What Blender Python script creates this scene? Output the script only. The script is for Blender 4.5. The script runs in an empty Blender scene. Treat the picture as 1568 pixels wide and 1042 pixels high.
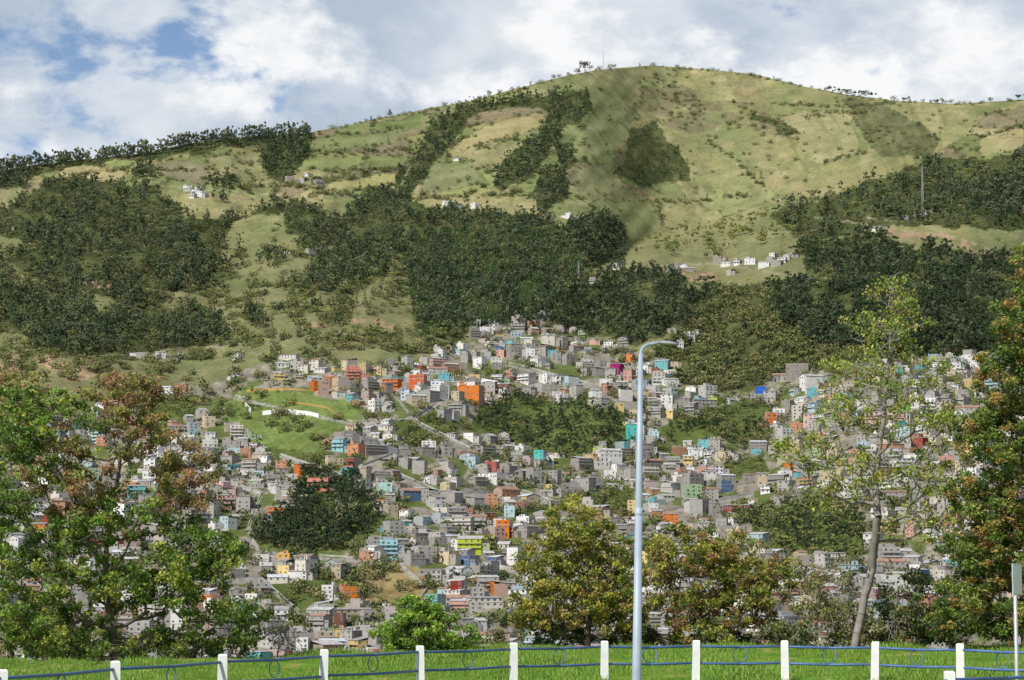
import bpy, math, random
import numpy as np
from mathutils import Vector
rng=np.random.default_rng(7); random.seed(7)
F=3688.0; PW,PH=1568.0,1042.0; HOR=880.0
pitch=math.atan((HOR-PH/2)/F); CAM=np.array([0,0,2.8])
scene=bpy.context.scene
def link(o,parent=None):
    scene.collection.objects.link(o)
    if parent is not None: o.parent=parent
    return o
def empty(name,loc=(0,0,0)):
    e=bpy.data.objects.new(name,None); e.location=loc; e.empty_display_size=.5
    scene.collection.objects.link(e); return e
def lin(c):
    c=np.asarray(c,float)/255.0
    return np.where(c<=.04045,c/12.92,((c+.055)/1.055)**2.4)
def alb(r,g,b,k=1.25):
    return lin((r,g,b))/k
# ---------- noise
_tab=np.random.default_rng(3).random((256,256))
def vnoise(x,y):
    x=np.asarray(x,float);y=np.asarray(y,float)
    xi=np.floor(x).astype(int);yi=np.floor(y).astype(int);fx=x-xi;fy=y-yi
    fx=fx*fx*fx*(fx*(fx*6-15)+10);fy=fy*fy*fy*(fy*(fy*6-15)+10)
    a=_tab[xi%256,yi%256];b=_tab[(xi+1)%256,yi%256];c=_tab[xi%256,(yi+1)%256];d=_tab[(xi+1)%256,(yi+1)%256]
    return (a*(1-fx)+b*fx)*(1-fy)+(c*(1-fx)+d*fx)*fy
def fbm(x,y,o=4):
    s=0;a=.5;t=0
    for i in range(o):
        s=s+a*vnoise(x*2**i+17.3*i,y*2**i+9.1*i);t+=a;a*=.5
    return s/t
def sstep(t):
    t=np.clip(t,0,1);return t*t*(3-2*t)
# ---------- projection helpers
def ray(x,y):
    x=np.asarray(x,float);y=np.asarray(y,float)
    cx=(x-PW/2)/F;cy=(PH/2-y)/F
    dx=cx+0*y;dy=math.cos(pitch)-cy*math.sin(pitch)+0*x;dz=math.sin(pitch)+cy*math.cos(pitch)+0*x
    return np.stack([dx,dy,dz],-1)
def at(x,y,D):
    d=ray(x,y);h=np.hypot(d[...,0],d[...,1])
    return d*(np.asarray(D)/h)[...,None]+CAM
sky_x=[-3000,-900,-300,0,60,120,200,300,400,470,520,580,650,720,800,860,920,1000,1080,1160,1230,1300,1380,1470,1568,1800,2470,4500]
sky_y=[420,330,290,262,252,245,238,218,207,204,195,181,168,155,133,118,106,101,106,115,132,146,155,159,153,160,260,420]
def skyl(x): return np.interp(x,sky_x,sky_y)+2.5*(fbm(np.asarray(x)/40.,0*np.asarray(x)+.5)-.5)
yc=[100,200,300,400,500,560,600,700,800,900,1012]
rc=[3600,3150,2800,2450,2150,1980,1850,1620,1430,1280,1120]
def Rf(x,y):
    x=np.asarray(x,float);y=np.asarray(y,float)
    r=np.interp(y,yc,rc)
    r=r+280*(fbm(x/280+3,y/260+1,2)-.5)*sstep((960-y)/300)
    r=r+100*(fbm(x/80+y/150,y/120,3)-.5)*sstep((620-y)/100)
    r=r+14*(fbm(x/30,y/25,2)-.5)
    yb=np.interp(x,[900,1000,1080,1180,1260,1320,1400,1568,2400,4500],[440,392,370,335,310,280,248,236,300,500])
    w=sstep((x-880)/140)
    s=sstep((yb-y)/34+.1)
    r=r+w*(430*s-170*(1-s)*sstep((620-y)/160))
    return r
def place(x,y,dz=0):
    P=at(x,y,Rf(x,y)); P[...,2]+=dz; return P
def inpoly(x,y,poly):
    x=np.asarray(x,float);y=np.asarray(y,float)
    ins=np.zeros(x.shape,bool);n=len(poly)
    for i in range(n):
        x1,y1=poly[i];x2,y2=poly[(i+1)%n]
        if y1==y2: continue
        c=((y1>y)!=(y2>y))&(x<(x2-x1)*(y-y1)/(y2-y1)+x1)
        ins^=c
    return ins
def wob(x,y,a=16):
    return x+a*2*(fbm(x/28.+5,y/22.,3)-.5), y+a*1.6*(fbm(x/28.+40,y/22.+11,3)-.5)
def nearline(x,y,pts,w):
    m=np.full(np.shape(x),1e9)
    for (x1,y1),(x2,y2) in zip(pts[:-1],pts[1:]):
        dx,dy=x2-x1,y2-y1;L=dx*dx+dy*dy
        t=np.clip(((x-x1)*dx+(y-y1)*dy)/L,0,1)
        m=np.minimum(m,np.hypot(x-x1-t*dx,(y-y1-t*dy)))
    return m<w
# ---------- mesh helper
def mesh_np(name,V,Fq,col=None,mats=(),midx=None,smooth=False):
    V=np.asarray(V,np.float32);Fq=np.asarray(Fq,np.int32);k=Fq.shape[1]
    me=bpy.data.meshes.new(name)
    me.vertices.add(len(V));me.vertices.foreach_set('co',V.ravel())
    me.loops.add(Fq.size);me.loops.foreach_set('vertex_index',Fq.ravel())
    me.polygons.add(len(Fq));me.polygons.foreach_set('loop_start',np.arange(0,Fq.size,k,dtype=np.int32))
    try: me.polygons.foreach_set('loop_total',np.full(len(Fq),k,np.int32))
    except Exception: pass
    for m in mats: me.materials.append(m)
    if midx is not None: me.polygons.foreach_set('material_index',np.asarray(midx,np.int32))
    me.polygons.foreach_set('use_smooth',np.full(len(Fq),smooth))
    if col is not None:
        a=me.attributes.new('Col','FLOAT_COLOR','POINT')
        c=np.ones((len(V),4),np.float32);c[:,:3]=col;a.data.foreach_set('color',c.ravel())
    me.update(calc_edges=True);me.validate()
    return me
class B:
    def __init__(s): s.v=[];s.f=[];s.m=[]
    def box(s,x0,x1,y0,y1,z0,z1,m,top=None,side=None):
        top=m if top is None else top;side=m if side is None else side
        n=len(s.v)
        s.v+=[(x0,y0,z0),(x1,y0,z0),(x1,y1,z0),(x0,y1,z0),(x0,y0,z1),(x1,y0,z1),(x1,y1,z1),(x0,y1,z1)]
        for f,mm in (((0,1,5,4),m),((1,2,6,5),side),((2,3,7,6),m),((3,0,4,7),side),((4,5,6,7),top),((3,2,1,0),m)):
            s.f.append(tuple(n+i for i in f));s.m.append(mm)
    def cyl(s,p0,p1,r0,r1,m,k=8):
        p0=Vector(p0);p1=Vector(p1);d=(p1-p0).normalized()
        a=d.orthogonal().normalized();b=d.cross(a);n=len(s.v)
        for i in range(k):
            t=2*math.pi*i/k;o=a*math.cos(t)+b*math.sin(t)
            s.v+=[tuple(p0+o*r0),tuple(p1+o*r1)]
        for i in range(k):
            j=(i+1)%k;s.f.append((n+2*i,n+2*j,n+2*j+1,n+2*i+1));s.m.append(m)
        s.f.append(tuple(n+2*i+1 for i in range(k)));s.m.append(m)
    def mesh(s,name,mats,smooth=False):
        me=bpy.data.meshes.new(name);me.from_pydata([tuple(map(float,q)) for q in s.v],[],s.f)
        for m in mats: me.materials.append(m)
        me.polygons.foreach_set('material_index',s.m)
        me.polygons.foreach_set('use_smooth',[smooth]*len(s.f));me.update();return me
# ---------- materials
def mat(name):
    m=bpy.data.materials.new(name);m.use_nodes=True;nt=m.node_tree
    return m,nt,nt.nodes['Principled BSDF']
def simple(name,c,rough=.7,nscale=1.5,namt=.25,metal=0.):
    m,nt,p=mat(name);N=nt.nodes
    tc=N.new('ShaderNodeTexCoord');n=N.new('ShaderNodeTexNoise');n.inputs['Scale'].default_value=nscale;n.inputs['Detail'].default_value=6
    nt.links.new(tc.outputs['Object'],n.inputs['Vector'])
    r=N.new('ShaderNodeValToRGB');c=np.asarray(c,float)
    r.color_ramp.elements[0].position=.3;r.color_ramp.elements[1].position=.7
    r.color_ramp.elements[0].color=(*(c*(1-namt)),1);r.color_ramp.elements[1].color=(*np.minimum(c*(1+namt*.6),.9),1)
    nt.links.new(n.outputs['Fac'],r.inputs['Fac']);nt.links.new(r.outputs['Color'],p.inputs['Base Color'])
    p.inputs['Roughness'].default_value=rough;p.inputs['Metallic'].default_value=metal;return m
def foliage(name,trans=.3,inst=False,tint=None,gain=1.):
    m,nt,p=mat(name);N=nt.nodes
    a=N.new('ShaderNodeAttribute');a.attribute_name='Col';src=a.outputs['Color']
    if inst:
        oi=N.new('ShaderNodeObjectInfo');r=N.new('ShaderNodeValToRGB')
        tint=[np.asarray(c)*gain for c in tint]
        cr=r.color_ramp;cr.elements[0].color=(*tint[0],1);cr.elements[1].color=(*tint[-1],1)
        for i,c in enumerate(tint[1:-1]):
            e=cr.elements.new((i+1)/(len(tint)-1));e.color=(*c,1)
        nt.links.new(oi.outputs['Random'],r.inputs['Fac'])
        mx=N.new('ShaderNodeMix');mx.data_type='RGBA';mx.blend_type='MULTIPLY';mx.inputs['Factor'].default_value=1
        nt.links.new(a.outputs['Color'],mx.inputs[6]);nt.links.new(r.outputs['Color'],mx.inputs[7]);src=mx.outputs[2]
        df=N.new('ShaderNodeBsdfDiffuse');nt.links.new(src,df.inputs['Color']);nt.links.new(df.outputs[0],N['Material Output'].inputs[0])
        if trans<.3: return m
    nt.links.new(src,p.inputs['Base Color']);p.inputs['Roughness'].default_value=.55
    p.inputs['Specular IOR Level'].default_value=.25
    t=N.new('ShaderNodeBsdfTranslucent');nt.links.new(src,t.inputs['Color'])
    ms=N.new('ShaderNodeMixShader');ms.inputs[0].default_value=trans
    nt.links.new(p.outputs[0],ms.inputs[1]);nt.links.new(t.outputs[0],ms.inputs[2]);nt.links.new(ms.outputs[0],N['Material Output'].inputs[0])
    return m
def terrain_mat():
    m,nt,p=mat('hillside_ground');N=nt.nodes;L=nt.links
    a=N.new('ShaderNodeAttribute');a.attribute_name='Col'
    g=N.new('ShaderNodeNewGeometry')
    def noise(sc,det):
        n=N.new('ShaderNodeTexNoise');n.inputs['Scale'].default_value=sc;n.inputs['Detail'].default_value=det;n.inputs['Roughness'].default_value=.65
        L.new(g.outputs['Position'],n.inputs['Vector']);return n
    n1=noise(.02,7);n2=noise(.25,5)
    r1=N.new('ShaderNodeMapRange');r1.inputs[1].default_value=.3;r1.inputs[2].default_value=.7;r1.inputs[3].default_value=.76;r1.inputs[4].default_value=1.22
    L.new(n1.outputs['Fac'],r1.inputs[0])
    r2=N.new('ShaderNodeMapRange');r2.inputs[1].default_value=.3;r2.inputs[2].default_value=.7;r2.inputs[3].default_value=.70;r2.inputs[4].default_value=1.27
    L.new(n2.outputs['Fac'],r2.inputs[0])
    mu=N.new('ShaderNodeMath');mu.operation='MULTIPLY';L.new(r1.outputs[0],mu.inputs[0]);L.new(r2.outputs[0],mu.inputs[1])
    vm=N.new('ShaderNodeVectorMath');vm.operation='SCALE';L.new(a.outputs['Color'],vm.inputs[0]);L.new(mu.outputs[0],vm.inputs['Scale'])
    df=N.new('ShaderNodeBsdfDiffuse');L.new(vm.outputs[0],df.inputs['Color'])
    b=N.new('ShaderNodeBump');b.inputs['Strength'].default_value=.5;b.inputs['Distance'].default_value=1.0
    L.new(n2.outputs['Fac'],b.inputs['Height']);L.new(b.outputs[0],df.inputs['Normal']);L.new(df.outputs[0],N['Material Output'].inputs[0])
    return m
# ---------- zones
forA=[(-200,340),(0,330),(60,290),(130,275),(240,290),(270,330),(320,335),(380,330),(450,305),(520,330),(560,290),(620,300),(700,322),(800,330),(870,348),(940,340),(960,380),(900,410),(870,470),(760,500),(700,515),(640,510),(628,440),(610,390),(560,385),(490,375),(440,385),(400,420),(330,440),(300,460),(330,500),(300,535),(180,552),(60,545),(20,500),(-200,520)]
plant=[(617,378),(700,350),(870,352),(900,400),(860,470),(760,500),(634,516),(629,440)]
opens=[[(352,340),(430,325),(450,385),(380,425),(335,405)],[(-20,352),(32,368),(20,395),(-20,400)],[(145,450),(195,465),(150,492)],[(228,440),(315,448),(262,482)],
 [(60,268),(250,262),(385,288),(385,332),(330,335),(262,316),(240,288),(120,276)],[(400,430),(470,395),(500,385),(600,392),(628,440),(634,520),(560,545),(420,545),(330,540),(340,470)],[(420,350),(470,365),(460,385),(420,375)],[(10,400),(60,430),(30,440)],[(266,308),(310,300),(318,330),(280,336)],[(1040,395),(1230,395),(1240,440),(1040,440)],[(1330,345),(1480,350),(1568,400),(1500,400),(1400,372),(1330,365)]]
forC1=[(740,510),(770,480),(870,430),(960,412),(1060,425),(1100,450),(1060,495),(980,525),(940,520),(860,505)]
forC2=[(1170,450),(1235,375),(1340,362),(1420,385),(1500,400),(1800,410),(1800,552),(1450,548),(1330,552),(1240,530),(1190,490)]
forD=[(1180,330),(1290,292),(1380,258),(1430,240),(1800,238),(1800,360),(1450,345),(1340,350),(1240,375),(1210,360)]
forD2=[(960,385),(1050,350),(1180,325),(1220,365),(1080,395),(1000,398)]
forE=[(-200,262),(60,246),(200,236),(300,215),(420,190),(474,200),(474,214),(330,232),(200,248),(60,262),(40,290),(-200,310)]
groves=[[(398,212),(470,205),(475,240),(440,280),(400,260)],
 [(868,138),(905,138),(908,170),(860,210),(800,275),(765,290),(745,280),(780,240),(830,200),(845,165)],
 [(600,282),(635,235),(650,200),(700,165),(780,148),(860,140),(850,160),(760,168),(710,190),(680,235),(640,285),(620,300)],
 [(965,200),(1000,190),(1050,245),(1057,278),(1000,287),(945,270)],
 [(850,225),(880,225),(885,258),(862,262)],[(825,262),(865,258),(872,300),(840,335),(818,320)],
 [(325,270),(352,268),(355,310),(325,312)],[(198,262),(230,250),(236,280),(208,280)],
 [(870,345),(935,335),(962,372),(950,398),(890,400)],
 [(1155,170),(1200,185),(1222,205),(1190,205),(1150,182)],[(480,390),(540,370),(560,430),(500,455),(470,430)],
 [(540,380),(590,385),(600,430),(570,430)],[(370,480),(400,470),(402,500),(375,505)],[(220,500),(330,490),(350,520),(260,540)],
 [(1480,290),(1568,240),(1640,240),(1640,340),(1500,340)]]
scrub=[(1000,108),(1090,150),(1170,165),(1225,210),(1180,210),(1110,185),(1080,215),(1000,190),(965,150)]
scrubR=[(1290,150),(1370,165),(1440,210),(1430,240),(1350,240),(1310,190)]
quilt=[(40,265),(300,225),(480,205),(660,170),(830,140),(850,165),(800,200),(740,290),(560,300),(430,305),(240,290),(120,275),(30,330)]
quilt2=[(640,240),(830,200),(900,210),(960,160),(970,240),(940,300),(800,300),(640,300)]
quiltR=[(1440,240),(1480,190),(1568,150),(1700,150),(1700,240)]
fields=[([(690,222),(740,195),(838,168),(828,196),(760,215),(700,232)],(166,152,104)),([(725,232),(790,214),(800,222),(760,255),(720,262)],(150,146,98)),([(655,252),(722,248),(745,282),(640,298)],(126,130,88)),
 ([(470,240),(560,240),(548,262),(478,258)],(122,136,78)),([(562,240),(628,238),(608,260),(552,262)],(116,132,72)),([(500,280),(612,264),(606,288),(505,294)],(166,158,100)),([(470,262),(545,266),(500,276),(472,274)],(148,146,92)),
 ([(912,170),(972,165),(962,200),(940,235),(868,248),(880,212)],(136,144,92)),([(885,258),(940,250),(938,300),(884,302)],(138,142,94)),([(888,306),(1010,312),(1015,362),(968,372),(930,335)],(142,148,94)),
 ([(640,180),(700,166),(690,190),(650,200)],(130,138,82)),([(480,214),(560,205),(620,198),(600,222),(480,232)],(124,132,82)),([(570,190),(650,175),(640,195),(572,202)],(110,126,70)),
 ([(1062,272),(1100,262),(1150,274),(1192,302),(1150,318),(1110,332),(1068,312)],(140,144,92)),([(1190,180),(1240,170),(1300,174),(1312,205),(1320,235),(1250,250),(1215,215)],(158,152,106)),([(1440,195),(1500,185),(1480,210),(1440,232)],(152,150,98)),
 ([(1500,215),(1568,195),(1568,232),(1500,236)],(168,158,108)),([(240,250),(310,248),(320,270),(300,282),(245,270)],(128,120,98)),([(312,240),(395,235),(398,252),(325,262)],(140,136,94)),([(720,150),(800,140),(790,148),(715,162)],(116,132,72)),
 ([(30,300),(90,285),(130,285),(60,315),(30,318)],(140,140,92)),([(356,245),(398,252),(410,275),(358,282)],(132,136,86))]
townP=[(-300,640),(0,640),(150,625),(250,600),(330,585),(400,560),(440,548),(520,560),(640,552),(715,530),(730,495),(840,490),(900,515),(960,528),(1040,560),(1050,600),(1140,605),(1150,600),(1200,575),(1260,555),(1450,545),(1568,558),(1900,560),(1900,1035),(-300,1035)]
holes=[[(370,595),(520,610),(560,640),(520,660),(480,690),(420,688),(340,650)],
 [(735,622),(800,605),(900,622),(960,640),(955,690),(850,700),(790,682),(720,655)],
 [(450,745),(480,725),(545,735),(560,770),(590,790),(560,835),(470,850),(400,845),(380,820),(450,790)],
 [(1000,655),(1050,640),(1140,610),(1190,625),(1160,680),(1100,670),(1040,690)],
 [(1150,780),(1260,770),(1330,800),(1320,850),(1200,850),(1150,820)],
 [(535,875),(600,860),(650,870),(670,925),(600,935),(530,910)],[(405,900),(500,880),(525,900),(440,940)],
 [(190,610),(310,605),(280,650),(200,650)],[(410,685),(510,695),(460,722),(410,712)],
 [(1110,710),(1165,700),(1185,732),(1115,738)],[(900,760),(965,745),(975,782),(915,788)],[(590,645),(650,632),(700,660),(640,695)]]
greenS=[(1000,540),(1060,495),(1100,440),(1220,425),(1190,480),(1250,530),(1330,552),(1250,560),(1150,600),(1050,590)]
hedges=[[(986,138),(968,215),(950,270)],[(1085,222),(1120,240),(1150,270),(1172,290)],[(1100,212),(1078,222)],
 [(820,130),(860,117),(890,108),(1000,103),(1080,108),(1160,117),(1240,136),(1330,153),(1460,160),(1568,155)],
 [(1180,160),(1280,165),(1380,160)],[(1460,235),(1520,205),(1568,192)],[(480,206),(560,186),(660,170),(740,153),(820,133)],
 [(470,232),(540,236),(640,230)],[(640,245),(720,210)],[(700,165),(830,155)],[(470,300),(560,300),(640,305),(760,300),(850,305)],
 [(900,210),(860,260)],[(980,310),(1060,310),(1150,300)],[(1260,250),(1330,235)],[(930,185),(960,195)],[(1005,300),(1015,345)],
 [(350,290),(430,285),(500,290)],[(60,285),(160,262),(300,262)],[(1225,180),(1330,172)],[(540,260),(600,262),(640,245)],[(400,440),(470,440),(540,450)],[(410,450),(330,470)]]
roads=[[(640,560),(600,600),(640,650),(720,690)],[(360,610),(540,650),(640,640),(700,600)],[(612,868),(655,905),(640,925)],[(380,820),(400,850),(560,860)],
 [(430,700),(520,730),(600,700)],[(850,330),(880,335),(905,325)],[(1330,335),(1400,345),(1460,365),(1568,400)],[(700,312),(830,322)],[(240,285),(420,300),(560,300)],[(960,410),(1100,405),(1240,425)],
 [(1090,225),(1140,262)],[(1230,330),(1330,345)],[(640,235),(610,290)],[(410,950),(380,990)],[(950,800),(1050,780),(1150,760)],[(300,720),(400,760),(380,810)],[(1200,700),(1300,720)],
 [(590,720),(680,760),(800,755),(900,790)],[(640,880),(760,870),(880,900)],[(780,560),(900,590),(990,640)],[(250,900),(400,890),(480,960)],[(1000,880),(1130,850),(1260,880),(1400,850)],[(150,545),(330,530),(420,545)]]
town_roads=roads[:5]+roads[13:22]
hill_roads=roads[5:13]+roads[22:]
def vor(x,y,sx,sy):
    gx=x/sx;gy=y/sy;ix=np.floor(gx).astype(int);iy=np.floor(gy).astype(int)
    d1=np.full(x.shape,9.);d2=np.full(x.shape,9.);idv=np.zeros(x.shape)
    for a in(-1,0,1):
        for b in(-1,0,1):
            cx=ix+a;cy=iy+b
            px=cx+_tab[cx%256,cy%256];py=cy+_tab[(cy+7)%256,(cx+91)%256]
            d=np.hypot(gx-px,gy-py)
            n=d<d1;d2=np.where(n,d1,np.minimum(d2,d));idv=np.where(n,_tab[(cx*3+11)%256,(cy*5+3)%256],idv);d1=np.where(n,d,d1)
    return idv,d2-d1
HG=1.14
def terrcol(x,y):
    n=len(x);C=np.empty((n,3))
    f1=fbm(x/110.,y/70.,4);f2=fbm(x/26.+9,y/14.,4);f3=fbm(x/9.+2,y/6.,3)
    g1=alb(146,142,92);g2=alb(122,130,80);g3=alb(166,154,110);g4=alb(104,108,72)
    t=sstep((f1-.35)/.3)[:,None];C[:]=g2*(1-t)+g1*t
    t=sstep((f2-.5)/.25)[:,None]*.6;C=C*(1-t)+g3*t
    t=sstep((.42-f3)/.2)[:,None]*.4;C=C*(1-t)+g4*t
    m=sstep((y-330)/60)[:,None]*.75;C=C*(1-m)+(alb(104,112,68)*(1-f2[:,None])+alb(130,126,86)*f2[:,None])*m
    wx,wy=wob(x,y,8)
    pal=[alb(122,132,78),alb(154,146,98),alb(132,118,94),alb(112,124,72),alb(164,152,108),alb(142,138,88),alb(122,112,88),alb(130,140,82)]
    sk=x+y*.6
    idv,e=vor(sk,wy,58,20)
    q=inpoly(wx,wy,quilt)|inpoly(wx,wy,quilt2)|inpoly(wx,wy,quiltR)
    P=np.array(pal)[(idv*7.99).astype(int)]*(0.85+.3*f3[:,None])
    P=P*.75+C*.25
    C=np.where(q[:,None],P,C);C=np.where((q&(e<.05))[:,None],C*.5+.5*alb(86,94,58),C)
    w3x,w3y=wob(x,y,7)
    for fp,fc in fields:
        fi=inpoly(w3x,w3y,fp);C=np.where(fi[:,None],.3*C+.7*alb(*fc)*(.8+.4*f2[:,None]),C)
        ed=nearline(w3x,w3y,fp+[fp[0]],1.3)&(f3>.47);C=np.where(ed[:,None],C*.5+.5*alb(88,98,62),C)
    s=inpoly(wx,wy,scrub)
    ts=(s*sstep((f2-.36)/.12))[:,None]*.8
    C=C*(1-ts)+ts*alb(122,114,84)*(.65+.7*f3[:,None])
    s=inpoly(wx,wy,scrubR);C=np.where(s[:,None],alb(108,110,72)*(.65+.7*f3[:,None]),C)
    st=sstep((.42-fbm((x-y*.55)/14.,y/80.,3))/.14)*((x>960)&(y<300)&(x<1450))
    C=C*(1-.2*st[:,None])
    C=C*HG
    lum=(C@np.array([.21,.72,.07]))[:,None];C=C*.9+lum*.1  # pulled towards grey: slight distance haze put into the hill colour
    fr=np.zeros(n,bool);w2x,w2y=wob(x,y,14);op=np.zeros(n,bool)
    for P_ in opens: op|=inpoly(wx,wy,P_)
    for P_ in [forA,forC1,forC2,forE,forD]+groves: fr|=inpoly(w2x,w2y,P_)
    fr&=~op
    C=np.where(fr[:,None],(alb(66,78,46)*(1-f2[:,None])+alb(104,108,70)*f2[:,None])*(.6+.8*f3[:,None]),C)
    gs=inpoly(wx,wy,greenS);C=np.where(gs[:,None],alb(88,94,60)*(.6+.8*f3[:,None]),C)
    t_=inpoly(wx,wy,townP)|((y>1000)&(y<1013))
    T=alb(150,143,128)*(.6+.8*f3[:,None]);gm=sstep((f2-.47)/.08)[:,None];T=T*(1-gm)+alb(104,116,68)*gm
    C=np.where(t_[:,None],T,C)
    for i,h in enumerate(holes):
        hh=inpoly(wx,wy,h);c=alb(116,132,74) if i==0 else (alb(158,140,98) if i in(5,) else alb(96,108,60))
        C=np.where(hh[:,None],c*(.65+.7*f3[:,None]),C)
    be=(nearline(wx,wy,[(10,560),(60,545),(110,575),(150,560)],12)|nearline(wx,wy,[(1330,350),(1400,360),(1470,370),(1540,400)],6)|nearline(wx,wy,[(470,500),(560,490),(600,500)],5)|nearline(wx,wy,[(1040,420),(1090,425)],5)|nearline(wx,wy,[(950,285),(1010,310)],3)|nearline(wx,wy,[(100,430),(180,440)],4))&(f3>.42)
    C=np.where(be[:,None],alb(168,144,114)*(.6+.7*f3[:,None]),C)
    rd=np.zeros(n,bool)
    for r in town_roads: rd|=nearline(x+3*(f2-.5),y,r,1.8)
    C=np.where(rd[:,None],alb(160,156,148),C)
    rd=np.zeros(n,bool)
    for r in hill_roads: rd|=nearline(x+10*(f2-.5),y+8*(f1-.5),r,1.2)
    C=np.where((rd&(f3>.40))[:,None],C*.4+.6*alb(172,162,138),C)
    return C
# ---------- terrain
def crest(x): return np.interp(x,[-3000,0,500,900,1568,4500],[72,76,84,94,92,90])
xs=np.concatenate([np.linspace(-3000,-260,60)[:-1],np.arange(-260,1830,2.4),np.linspace(1830,4500,60)])
rowsP=[];rowsC=[]
grass=alb(104,142,54,1.15)
dh=ray(xs,np.full_like(xs,985.));hh=np.hypot(dh[:,0],dh[:,1]);ux=dh[:,0]/hh;uy=dh[:,1]/hh
cr=crest(xs)
for fr_ in [-.6,-.2,0,.02]+list(np.linspace(.05,1,60)):
    r=cr*fr_
    z=.22*(fbm(xs/160.,r/14.+0*xs,2)-.5)*sstep((r-62)/12)
    g_=fbm(xs/45,r/2.5+0*xs,4)[:,None]
    rowsP.append(np.stack([ux*r,uy*r,z],-1));rowsC.append(np.where(g_>.62,alb(150,146,80),grass)*(.55+.9*g_))
for dr,z in [(3,-.3),(7,-1.2),(14,-4),(30,-12),(80,-32),(200,-62),(400,-85),(650,-92),(850,-75)]:
    r=cr+dr;rowsP.append(np.stack([ux*r,uy*r,0*r+z],-1));rowsC.append(np.tile(alb(84,98,50),(len(xs),1)))
ysk=skyl(xs)
for t in np.linspace(0,1,400):
    y=1012+(ysk-1012)*t
    rowsP.append(place(xs,y));rowsC.append(terrcol(xs,y))
last=rowsP[-1];lr=np.hypot(last[:,0],last[:,1])
for dr,dz in[(25,-1.5),(90,-14),(400,-120),(1500,-500),(6000,-900)]:
    s=(lr+dr)/lr;P=last.copy();P[:,0]*=s;P[:,1]*=s;P[:,2]+=dz;rowsP.append(P);rowsC.append(np.tile(alb(90,105,60),(len(xs),1)))
nr=len(rowsP);nc=len(xs)
V=np.concatenate(rowsP);C=np.concatenate(rowsC)
I=np.arange((nr-1)*nc).reshape(nr-1,nc)[:,:-1].ravel()
Fq=np.stack([I,I+1,I+nc+1,I+nc],-1)
link(bpy.data.objects.new('ground_terrain',mesh_np('ground_terrain',V,Fq,C,[terrain_mat()],smooth=True)))
# ---------- distant tree sources
bark=simple('bark',(.13,.10,.075),.9,3)
def quads(cen,size,r,flat=.0,asp=.6):
    n=len(cen);a=r.normal(size=(n,3));a[:,2]*=(1-flat);a/=np.linalg.norm(a,axis=1)[:,None]
    b=r.normal(size=(n,3));b-=(b*a).sum(1)[:,None]*a;b/=np.linalg.norm(b,axis=1)[:,None]
    s=np.asarray(size)[:,None]*.5
    V=np.stack([cen-a*s,cen-b*s*asp+a*s*.1,cen+a*s,cen+b*s*asp+a*s*.1],1).reshape(-1,3)
    Fq=np.arange(4*n).reshape(n,4);return V,Fq
def src_tree(name,kind,mt,seed):
    r=np.random.default_rng(seed);pts=[];
    if kind=='euca':
        for k in range(7):
            c=np.array([r.normal()*1.8,r.normal()*1.8,5+r.random()*11]);rad=np.array([1.8,1.8,1.9])*(.7+.5*r.random())*(1.15 if c[2]<12 else .75)
            p=r.normal(size=(28,3));p/=np.linalg.norm(p,axis=1)[:,None];pts.append(c+p*rad*(r.random((28,1))**.4))
        top=16
    elif kind=='pine':
        z=r.random(180)**1.3*13+1.5;t=r.random(180)*6.28;R_=(15-z)*.23*(.5+.6*r.random(180));pts.append(np.stack([R_*np.cos(t),R_*np.sin(t),z],-1));top=14.5
    elif kind=='wide':
        for k in range(8):
            c=np.array([r.normal()*3,r.normal()*3,6+r.random()*2.5]);p=r.normal(size=(28,3));p/=np.linalg.norm(p,axis=1)[:,None];pts.append(c+p*np.array([1.9,1.9,1.1]))
        top=8
    else:
        for k in range(5):
            c=np.array([r.normal()*1.2,r.normal()*1.2,1.1+r.random()]);p=r.normal(size=(20,3));p/=np.linalg.norm(p,axis=1)[:,None];pts.append(c+p*1.2)
        top=2
    P=np.concatenate(pts);sz=(.7 if kind in('shrub','pine') else 1.25)*(.7+.7*r.random(len(P)))*(1.25 if kind=='pine' else 1)
    V,Fq=quads(P,sz,r,.2,.8)
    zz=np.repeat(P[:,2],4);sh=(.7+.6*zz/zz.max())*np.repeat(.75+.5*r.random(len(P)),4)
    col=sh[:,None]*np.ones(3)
    nq=len(Fq);k=5;tr=.28
    b=B();b.cyl((0,0,-1.5),(0.2,0,top*.75),tr,.1,1,k)
    bv=np.array(b.v);bf=[f for f in b.f if len(f)==4]
    Fa=np.concatenate([Fq,np.array(bf)+len(V)]);Va=np.concatenate([V,bv]);col=np.concatenate([col,np.ones((len(bv),3))])
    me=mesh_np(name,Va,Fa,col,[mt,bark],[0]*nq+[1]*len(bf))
    o=bpy.data.objects.new(name,me);return o
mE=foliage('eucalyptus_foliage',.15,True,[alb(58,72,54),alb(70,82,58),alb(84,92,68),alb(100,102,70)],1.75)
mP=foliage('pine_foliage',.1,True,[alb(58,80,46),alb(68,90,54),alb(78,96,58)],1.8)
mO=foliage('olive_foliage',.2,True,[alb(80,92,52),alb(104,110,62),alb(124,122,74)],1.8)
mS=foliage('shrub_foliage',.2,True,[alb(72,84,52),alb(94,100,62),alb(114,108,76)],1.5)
mD=foliage('dark_foliage',.1,True,[alb(44,58,42),alb(54,66,46),alb(68,78,54)],1.55)
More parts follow.
